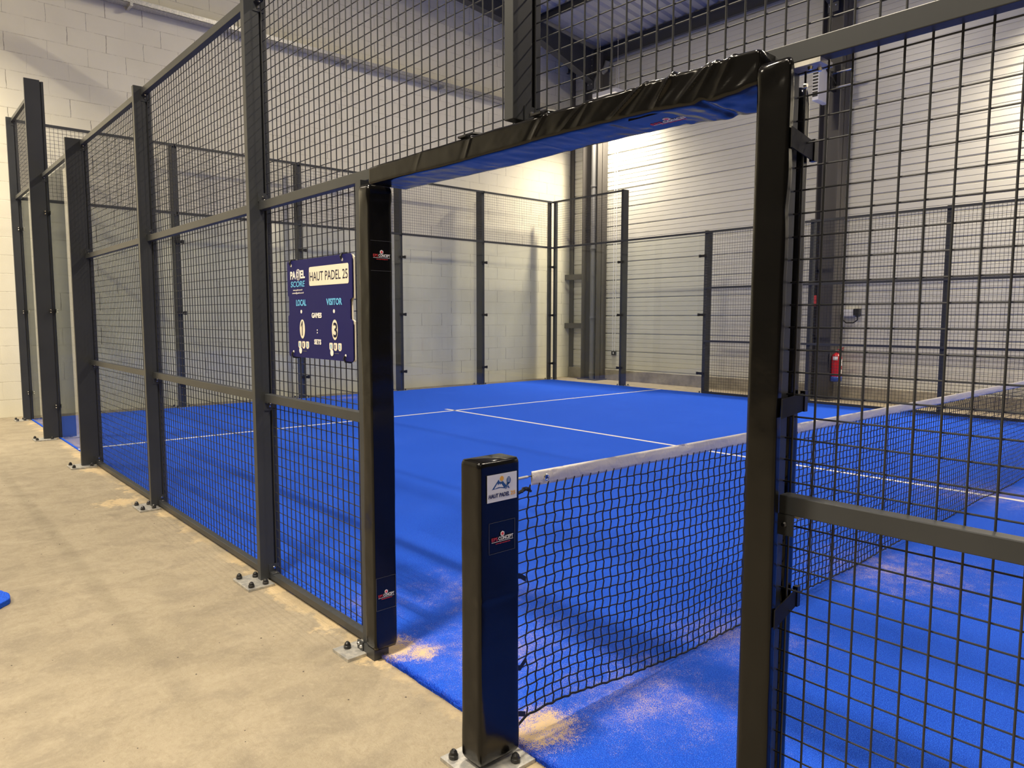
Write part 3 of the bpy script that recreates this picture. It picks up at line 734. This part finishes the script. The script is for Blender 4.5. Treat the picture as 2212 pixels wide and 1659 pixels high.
def mk_disp(seed, creases=()):
    def f(s, a, b, u, v):
        d = .0022*noise.noise((s*3+seed, a*10, b*10)) + .0010*noise.noise((s*14, a*25, seed))
        for (c, w_, amp, aa, wa) in creases: d += amp*gauss(s, c, w_)*gauss(a, aa, wa)
        return d
    return f
t = thing('door_pad', .815, -.05, .045, 'black glossy vinyl pad on the left door post', 'door padding', 'pads round the door posts')
pad_loft('z', .048, 1.905, lambda s: (.782, .858+.003*math.sin(s*5), -.092, .012), mk_disp(2, ((1.87, .03, .006, .80, .05),)), nl=160, nc=8).build('pad_sleeve', VINYL, t, smooth=True)
def logo(origin, R, U, sc, parent, frame=True, fw_=.105, fh=.100, eps=True):
    """maker label: red EPS, white CONCEPT, hexagon flower, web address"""
    o = Vector(origin); R = Vector(R).normalized(); U = Vector(U).normalized(); N = R.cross(U)
    if frame:
        th = .0007
        for (x0, x1, y0, y1) in ((0, fw_, 0, th), (0, fw_, fh-th, fh), (0, th, 0, fh), (fw_-th, fw_, 0, fh)):
            flat([(x0, y0), (x1, y0), (x1, y1), (x0, y1)], o, R, U, GREYL, parent, 'label_edge')
    ox, oy = .010, fh*.40
    W_ = fw_-.018
    base = o + U*oy + R*ox
    text('EPS', .0105*sc, base+N*.0004, R, U, PRED, parent, 'lettering', width=W_*.27, label='red EPS lettering')
    text('CONCEPT', .0105*sc, base+R*W_*.31+N*.0004, R, U, PWHITE, parent, 'lettering', width=W_*.69, bold=.0003, label='white CONCEPT lettering')
    flat([(0, -.0042), (W_, -.0042), (W_, -.0030), (0, -.0030)], base, R, U, PWHITE, parent, 'underline')
    text('www.eps-concept.com', .0036*sc, base+R*W_*.18-U*.0105+N*.0004, R, U, PRED, parent, 'lettering', width=W_*.68, label='red web address')
    c = (W_*.5, .0185*sc)
    flat([(c[0]+.0085*sc*math.cos(PI/6+PI/3*i), c[1]+.0085*sc*math.sin(PI/6+PI/3*i)) for i in range(6)], base, R, U, PWHITE, parent, 'emblem', label='white hexagon emblem')
    flat([(c[0]+(.0058 if i % 2 else .0035)*sc*math.cos(PI/6*i), c[1]+(.0058 if i % 2 else .0035)*sc*math.sin(PI/6*i)) for i in range(12)], base+N*.0006, R, U, PRED, parent, 'emblem', label='red star in the emblem')
XI = -.782+.0022   # world X of the inner face of the left door pad
logo((XI, -.086, 1.585), (0, 1, 0), (0, 0, 1), 1.0, t, frame=False, fw_=.093, fh=.11)
for zc in (1.585-.01, 1.585+.105): flat([(0, 0), (.093, 0), (.093, .0008), (0, .0008)], (XI, -.087, zc), (0, 1, 0), (0, 0, 1), GREYL, t, 'label_edge')
logo((XI, -.086, .215), (0, 1, 0), (0, 0, 1), 1.0, t, frame=True, fw_=.091, fh=.135)
# steel foot of the left door post
t = thing('door_post', .865, -.045, 0, 'steel door post whose bare foot shows below the left door pad', 'door post')
MB().box(.80, .885, -.088, -.02, .0, .047).box(.862, .902, -.08, .012, .01, 1.93).build('post_shaft', STEEL, t)
MB().box(.886, .93, -.092, -.084, .004, .05).build('foot_bracket', STEEL, t)
mb = MB(); screw(mb, (.898, -.092, .03), (0, -1, 0)); screw(mb, (.918, -.092, .038), (0, -1, 0)); mb.build('screw', CHROME, t)
pl = MB().box(.86, .99, -.175, -.03, 0, .013).build('base_plate', GALV, t); caps_on_plate(pl, [(.955, -.125)])

t = thing('door_pad', -.875, -.05, 0, 'black glossy vinyl pad on the right door post, tied with straps', 'door padding', 'pads round the door posts')
pad_loft('z', .0, 1.925, lambda s: (-.914-.002*math.sin(s*4), -.842, -.104, -.078), mk_disp(5, ((1.90, .025, .008, -.86, .025), (1.895, .02, -.006, -.89, .02), (1.62, .03, -.003, -.925, .03), (1.70, .05, .002, -.90, .04), (1.19, .03, -.002, -.925, .02))), nl=220, nc=8).build('pad_sleeve', VINYL, t, smooth=True)
pad_loft('z', .0, 1.90, lambda s: (-.877, -.80, .022, .068), mk_disp(9), nl=120, nc=5, r=.010).build('inner_flap', VINYL, t, smooth=True)
MB().box(-.846, -.822, -.07, .02, 0, 1.915).build('door_side', VINYL, t, bevel=.004)
for zc in (.12, .735, 1.20, 1.765):
    MB().poly([(-.9185, -.096, zc-.021), (-.884, .074, zc-.021), (-.884, .074, zc+.021), (-.9185, -.096, zc+.021)], (-.0025, 0, 0)).build('strap', STRAP, t)
    MB().box(-.892, -.880, .062, .076, zc-.022, zc+.026).build('strap_end', BLACKP, t)
t = thing('door_post', -.88, 0, 0, 'steel door post hidden inside the right door pad', 'door post')
MB().box(-.876, -.852, -.030, .012, 0, 1.932).build('post_shaft', STEEL, t)
MB().box(-.945, -.865, -.036, .02, 1.922, 1.932).build('head_plate', GALV, t)
mb = MB(); screw(mb, (-.915, -.018, 1.922), (0, 0, -1), .006); screw(mb, (-.925, .004, 1.922), (0, 0, -1), .006); screw(mb, (-.905, -.02, 1.885), (-1, 0, 0), .006); mb.build('screw', CHROME, t)

# logo patch on the underside of the lintel pad
ZU = 1.8765
t2 = bpy.data.objects['lintel_pad']
flat([(0, 0), (.155, 0), (.155, .125), (0, .125)], (.475, .045, 1.888), (1, 0, 0), (0, -1, 0), VNAVY, t2, 'label_patch', depth=.004, label='smooth printed patch')
logo((.485, .035, 1.8855), (1, 0, 0), (0, -1, 0), 1.25, t2, frame=False, fw_=.135, fh=.10)

# ------------------------------------------------------------------ net post
t = thing('net_post', -.015, -.15, 0, 'black vinyl padded net post with white club sticker', 'net post')
pl = MB().box(-.12, .085, -.275, -.055, 0, .013).build('base_plate', GALV, t, bevel=.0015)
caps_on_plate(pl, [(.052, -.247), (-.090, -.112), (-.090, -.255), (.06, -.10)])
pad_loft('z', .026, .968, lambda s: (-.062-.002*gauss(s, .05, .05), .030+.002*gauss(s, .05, .1), -.232, -.072), mk_disp(12, ((.72, .02, -.002, -.05, .02), (.55, .015, .002, -.06, .02), (.1, .06, .003, -.06, .05))), nl=130, nc=8, r=.009).build('pad_sleeve', VINYL, t, smooth=True)
tp = MB(); 
SX = .0655
fs = (SX, -.205, .845)
stk = flat([(0, 0), (.117, 0), (.117, .083), (0, .083)], fs, (0, 1, 0), (0, 0, 1), STICK, t, 'club_sticker', label='white club sticker with mountain and racket')
fs = Vector((SX+.0005, -.205, .845)); R_, U_ = (0, 1, 0), (0, 0, 1)
def fl(pts, m, nm, up_=0.0, lb=None): flat(pts, fs+Vector((up_, 0, 0)), R_, U_, m, t, nm, depth=.0004, label=lb)
# mountain range
fl([(.018, .038), (.044, .066), (.050, .057), (.053, .060), (.063, .044), (.070, .040), (.070, .036), (.050, .040), (.030, .039)], SBLUE, 'mountain', 0, 'blue mountain drawing')
fl([(.027, .0405), (.0435, .0595), (.0455, .053), (.0475, .055), (.052, .049), (.0545, .0525), (.064, .0405), (.045, .0435)], STICK, 'snow_field', .0004)
fl([(.0435, .0655), (.0475, .054), (.0455, .0505), (.044, .0535), (.041, .049), (.039, .0575)], SBLUE, 'mountain', .0007)
fl([(.056, .058), (.060, .060), (.078, .040), (.070, .0405), (.063, .0435), (.0555, .055)], SBLUE, 'mountain', .0007)
fl(circ(.0565, .068, .0075), SGOLD, 'ball', .0003, 'yellow ball')
fl([(.081, .0365), (.088, .0345), (.0815, .044), (.078, .040)], SBLUE, 'mountain', .0003)
fl(circ(.083, .0595, .0092, .0125), STICK, 'racket', .0009); fl(circ(.083, .0595, .0082, .0115), SBLUE, 'racket', .0013, 'blue racket')
fl([(.0765, .0525), (.0865, .0500), (.0765, .0425), (.0735, .034), (.0710, .0345), (.0735, .043)], SBLUE, 'racket', .0013)
for i in range(3):
    for j in range(4): fl(circ(.0798+.0032*i, .0555+.0038*j, .0010, n=8), STICK, 'racket_hole', .0017)
text('HAUT PADEL', .0115, fs+Vector((.0006, .0045, .013)), R_, U_, SNAVY, t, width=.082, bold=.0004, shear=.22, label='HAUT PADEL lettering')
text('25', .0115, fs+Vector((.0006, .0915, .013)), R_, U_, SGOLD, t, width=.019, bold=.0003, label='gold number 25')
logo((SX-.0008, -.197, .686), (0, 1, 0), (0, 0, 1), 1.0, t, frame=True, fw_=.103, fh=.096)
# far net post (out at the far side)
t = thing('net_post', -.015, 10.15, 0, 'black padded net post on the far side of the court', 'net post')
pad_loft('z', .026, .968, lambda s: (-.062, .030, 10.072, 10.232), mk_disp(4), nl=20, nc=4, r=.007).build('pad_sleeve', VINYL, t, smooth=True)
MB().box(-.12, .085, 10.055, 10.275, 0, .013).build('base_plate', GALV, t)

# ------------------------------------------------------------------ net
net = thing('padel_net', -.015, 5, 0, 'black cord net with white top tape across the court', 'net')
def ntop(y): return .902 - .022*math.sin(PI*min(1, max(0, y/10)))
def nbot(y): return .016 + .062*math.exp(-(max(0, y)/.55)**2) + .008*noise.noise((y*3.1, 0, 0)) + .006*math.sin(y*4.4) + .008
NX = -.015
mb = MB(); ny = 500; y0, y1 = .022, 9.97
for i in range(ny+1):
    y = y0+(y1-y0)*i/ny; zt = ntop(y); zb = zt-.050+.002*noise.noise((y*8, 5, 0))
    if y < .05: zb += .004
    for k in range(7):
        f = k/6; bul = .0022*math.sin(PI*f)+.0026*noise.noise((y*16+f*3, f*3, 1)) + .001*noise.noise((y*60, f*6, 2))
        mb.v.append((NX-bul, y, zt+(zb-zt)*f))
    for k in range(7):
        f = 1-k/6; mb.v.append((NX+.0025*math.sin(PI*f)+.0008, y, zt+(zb-zt)*f))
m_ = 14
for i in range(ny):
    for k in range(m_): mb.f.append((i*m_+k, i*m_+(k+1) % m_, (i+1)*m_+(k+1) % m_, (i+1)*m_+k))
tp = mb.build('top_tape', TAPE, net, smooth=True)
# eyelet
mb = MB()
yE, zE = .086, ntop(.086)-.027
for (ra, rb, xx) in ((.0105, .0062, .0042),):
    n = 20
    for i in range(n):
        a = 2*PI*i/n
        for (rr, xo) in ((.0115, -.0004), (.0095, .0018), (.0068, .0016), (.0056, -.0012)):
            mb.v.append((NX-xx-xo, yE+rr*math.cos(a), zE+rr*math.sin(a)))
    for i in range(n):
        for k in range(3): mb.f.append((i*4+k, ((i+1) % n)*4+k, ((i+1) % n)*4+k+1, i*4+k+1))
mb.build('eyelet', CHROME, tp, smooth=True)
mb = MB(); mb.lathe((NX-.0036, yE, zE), [(.0062, 0), (.0062, -.0006)], 14, 0); mb.build('eyelet_hole', BLUEP, tp)
# cord mesh
mb = MB(); CW, ncol, nrow = .041, 243, 22
random.seed(3)
def node(i, j):
    y = .004 + i*CW
    zt, zb = ntop(y)-.046, nbot(y)
    f = j/nrow; z = zt+(zb-zt)*f
    if j == 0: return Vector((NX, y+.012, zt+.004))
    zig = (1 if (i+j) % 2 else -1)
    return Vector((NX+.006*noise.noise((y*2, z*4, 0)), y+.0035*noise.noise((y*5, z*7, 2))+.0022*math.sin(j*PI), z+zig*.0012+.004*noise.noise((y*4, z*5, 7))))
N_ = [[node(i, j) for j in range(nrow+1)] for i in range(ncol)]
def cord(p, q, r, bow):
    m2 = (p+q)/2 + bow
    a = p*.75+q*.25 + bow*.9; c = p*.25+q*.75 + bow*.3
    far = p.y > 3.0
    mb.tube([p, a, c, q] if not far else [p, q], r, 4 if not far else 3)
for i in range(ncol):
    for j in range(nrow+1):
        p = N_[i][j]
        if j < nrow: cord(p, N_[i][j+1], .0025, Vector((0, .0052 if (j % 2) else -.0046, 0)) if j else Vector((0, 0, 0)))
        if 0 < i and 0 < j < nrow: cord(N_[i-1][j], p, .0025, Vector((0, 0, .0018 if ((i+j) % 2) else -.0024)))
for j in range(1, nrow): mb.tube([N_[0][j], Vector((NX, -.078, N_[0][j].z-.004))], .0021, 4)
mb.build('cord_mesh', ROPE, net, recalc=False)
mb = MB(); mb.tube([(NX, -.07, .05)]+[(NX+.003*math.sin(y*90), y, nbot(y)+.002*math.sin(y*150)) for y in [k*.02 for k in range(0, 499)]], .0042, 5); mb.build('bottom_rope', ROPE, net)
mb = MB(); mb.tube([(NX, .0, ntop(0)-.052), (NX, -.03, .842), (NX, -.078, .832)], .0055, 6)
mb.tube([(NX+.004*math.sin(k*2.1), .0+.02*math.sin(k*.9)-.004, .846+.007*math.cos(k*1.7)) for k in range(12)], .0042, 5)
for k in range(36): mb.lathe((NX, -.070+.002*math.sin(k*3), .05+k*.0215), [(.001, -.006), (.0055, -.003), (.0055, .003), (.001, .006)], 6)
mb.build('lacing_cord', ROPE, net)
MB().prism((NX, -.08, .886), (NX, .004, .887), .0045, 10).build('cable_end', GALV, net)
MB().prism((NX, .0, .887), (NX, .03, .888), .0022, 8).build('net_cable', BLACKP, net)
for (z, up_) in ((.575, -.018), (.27, .018), (.115, -.012)):
    m2 = MB(); x0 = NX-.010
    pts = [(-.075, z), (-.055, z+.004), (-.035, z-.002), (-.012, z+up_)]
    for k in range(3):
        (ya, za), (yb, zb) = pts[k], pts[k+1]
        m2.poly([(x0, ya, za-.009), (x0, yb, zb-.009), (x0, yb, zb+.009), (x0, ya, za+.009)], (-.002, 0, 0))
    m2.build('tie_strap', BLACKP, net)

# ------------------------------------------------------------------ scoreboard
sx0, sx1, sz0, sz1 = -1.652, -1.027, 1.208, 1.662      # world X left/right
YB = -.030
t = thing('scoreboard', 1.34, YB, 1.208, 'navy scoreboard reading HAUT PADEL 25 tied to the mesh', 'scoreboard')
W_, H_ = sx1-sx0, sz1-sz0
def outline(ins=0.0):
    return [(ins+.01, H_-ins), (ins, H_-ins-.01), (ins, .292), (.012, .284), (.012, .200), (ins, .192), (ins, .01+ins), (.01+ins, ins), (W_-.01-ins, ins), (W_-ins, .01+ins),
            (W_-ins, .172), (W_-.020, .180), (W_-.020, .262), (W_-ins, .270), (W_-ins, H_-ins-.012), (W_-.012-ins, H_-ins)]
Rx, Uz = (1, 0, 0), (0, 0, 1)
flat(outline(), (sx0, YB, sz0), Rx, Uz, BOARD, t, 'front_board', depth=.004, label='navy printed front board')
flat(outline(.002), (sx0+.006, YB+.010, sz0-.002), Rx, Uz, CREAMP, t, 'back_board', depth=.004, label='pale back board')
F = Vector((sx0, YB-.0026, sz0))
def fb(pts, m, nm, up_=0.0, lb=None): flat(pts, F+Vector((0, -up_, 0)), Rx, Uz, m, t, nm, depth=.0006, label=lb)
def tb(s, h, x, z, m, w_, bold=.0, lb=None, sh=0.0, nm='lettering'): text(s, h, F+Vector((x, -.0006, z)), Rx, Uz, m, t, nm, width=w_, bold=bold, label=lb, shear=sh)
fb(rrect(.232, .598, .330, .415, .010), CREAMP, 'name_panel', 0, 'cream name panel')
tb('HAUT PADEL 25', .040, .240, .352, INK, .350, 0, 'dark HAUT PADEL 25 lettering')
tb('PA', .034, .035, .368, PWHITE, .058, .0018, 'white PADEL lettering'); tb('EL', .034, .142, .3695, PWHITE, .048, .0018)
fb(circ(.118, .386, .023, .026), PWHITE, 'logo_ring'); fb(circ(.118, .386, .020, .023), BOARD, 'logo_ring', .0006); fb(circ(.118, .386, .017, .020), PWHITE, 'logo_ring', .0012); fb(circ(.118, .386, .0145, .0175), BOARD, 'logo_ring', .0018)
text('D', .026, F+Vector((.109, -.0026, .373)), Rx, Uz, PWHITE, t, 'lettering', width=.020, bold=.0012)
tb('SCORE', .026, .038, .330, LBLUE, .150, .0004, 'light blue SCORE lettering', .15)
tb('www.padel-score.fr', .0075, .062, .312, PWHITE, .100); tb('contact@padel-score.fr', .0075, .052, .298, PWHITE, .124)
tb('LOCAL', .027, .092, .242, LBLUE, .105, .0010, 'light blue LOCAL lettering'); tb('VISITOR', .027, .395, .242, LBLUE, .142, .0010, 'light blue VISITOR lettering')
tb('GAMES', .021, .250, .186, PWHITE, .098, .0012, 'white GAMES lettering'); tb('SETS', .021, .270, .066, PWHITE, .068, .0012, 'white SETS lettering')
fb(circ(.143, .214, .0085), PWHITE, 'peg'); fb(circ(.463, .214, .0085), PWHITE, 'peg')
fb(circ(.301, .130, .0035), PWHITE, 'colon_dot'); fb(circ(.301, .118, .0035), PWHITE, 'colon_dot')
for (cx, d_) in ((.150, '1'), (.467, '3')):
    fb(circ(cx, .133, .0285, .046, 28), GREYL, 'window_rim'); fb(circ(cx+.0015, .133, .0265, .044, 28), CREAMP, 'number_disc', .0006, 'pale number disc showing %s' % d_)
    if d_ == '1':
        fb([(cx-.004, .102), (cx+.003, .102), (cx+.006, .170), (cx+.001, .170), (cx-.012, .150), (cx-.012, .142), (cx-.001, .156)], INK, 'digit', .0012, 'dark digit 1'); continue
    text(d_, .062, F+Vector((cx-.010, -.0018, .102)), Rx, Uz, INK, t, 'lettering', width=.018 if d_ == '1' else .034, bold=.0008, label='dark digit %s' % d_)
for bx in (.105, .415):
    for i in range(3):
        x0 = bx+i*.040
        fb([(x0+.004, .076), (x0, .072), (x0, .050), (x0+.008, .042), (x0+.0225, .042), (x0+.0305, .050), (x0+.0305, .072), (x0+.0265, .076)], CREAMP, 'set_tab')
        text('012'[i], .018, F+Vector((x0+.009, -.0012, .051)), Rx, Uz, (LBLUE if i != 1 else BOARD), t, 'lettering', width=.012 if i != 1 else .006)
    fb(circ(bx+.024, .032, .0145), PWHITE, 'slider_knob', .0014, 'white slider knob'); fb([(bx+.045, .029), (bx+.085, .029), (bx+.085, .0315), (bx+.045, .0315)], GREYL, 'slider_slot')
for (cx, cz, s) in ((.045, .435, 1), (.545, .435, 1), (.050, .020, -1), (.560, .020, -1)):
    fb(circ(cx, cz-.004*s, .0065), PWHITE, 'tie_hole')
    mb = MB(); X, Z = -(sx0+cx), sz0+cz
    mb.tube([(X, YB-.006, Z-.003*s), (X+.003, YB-.010, Z+.010*s), (X+.002, YB-.004, Z+.022*s), (X, YB+.02, Z+.026*s), (X, YB+.034, Z+.020*s)], .0042, 5)
    mb.build('cable_tie', BLACKP, t)
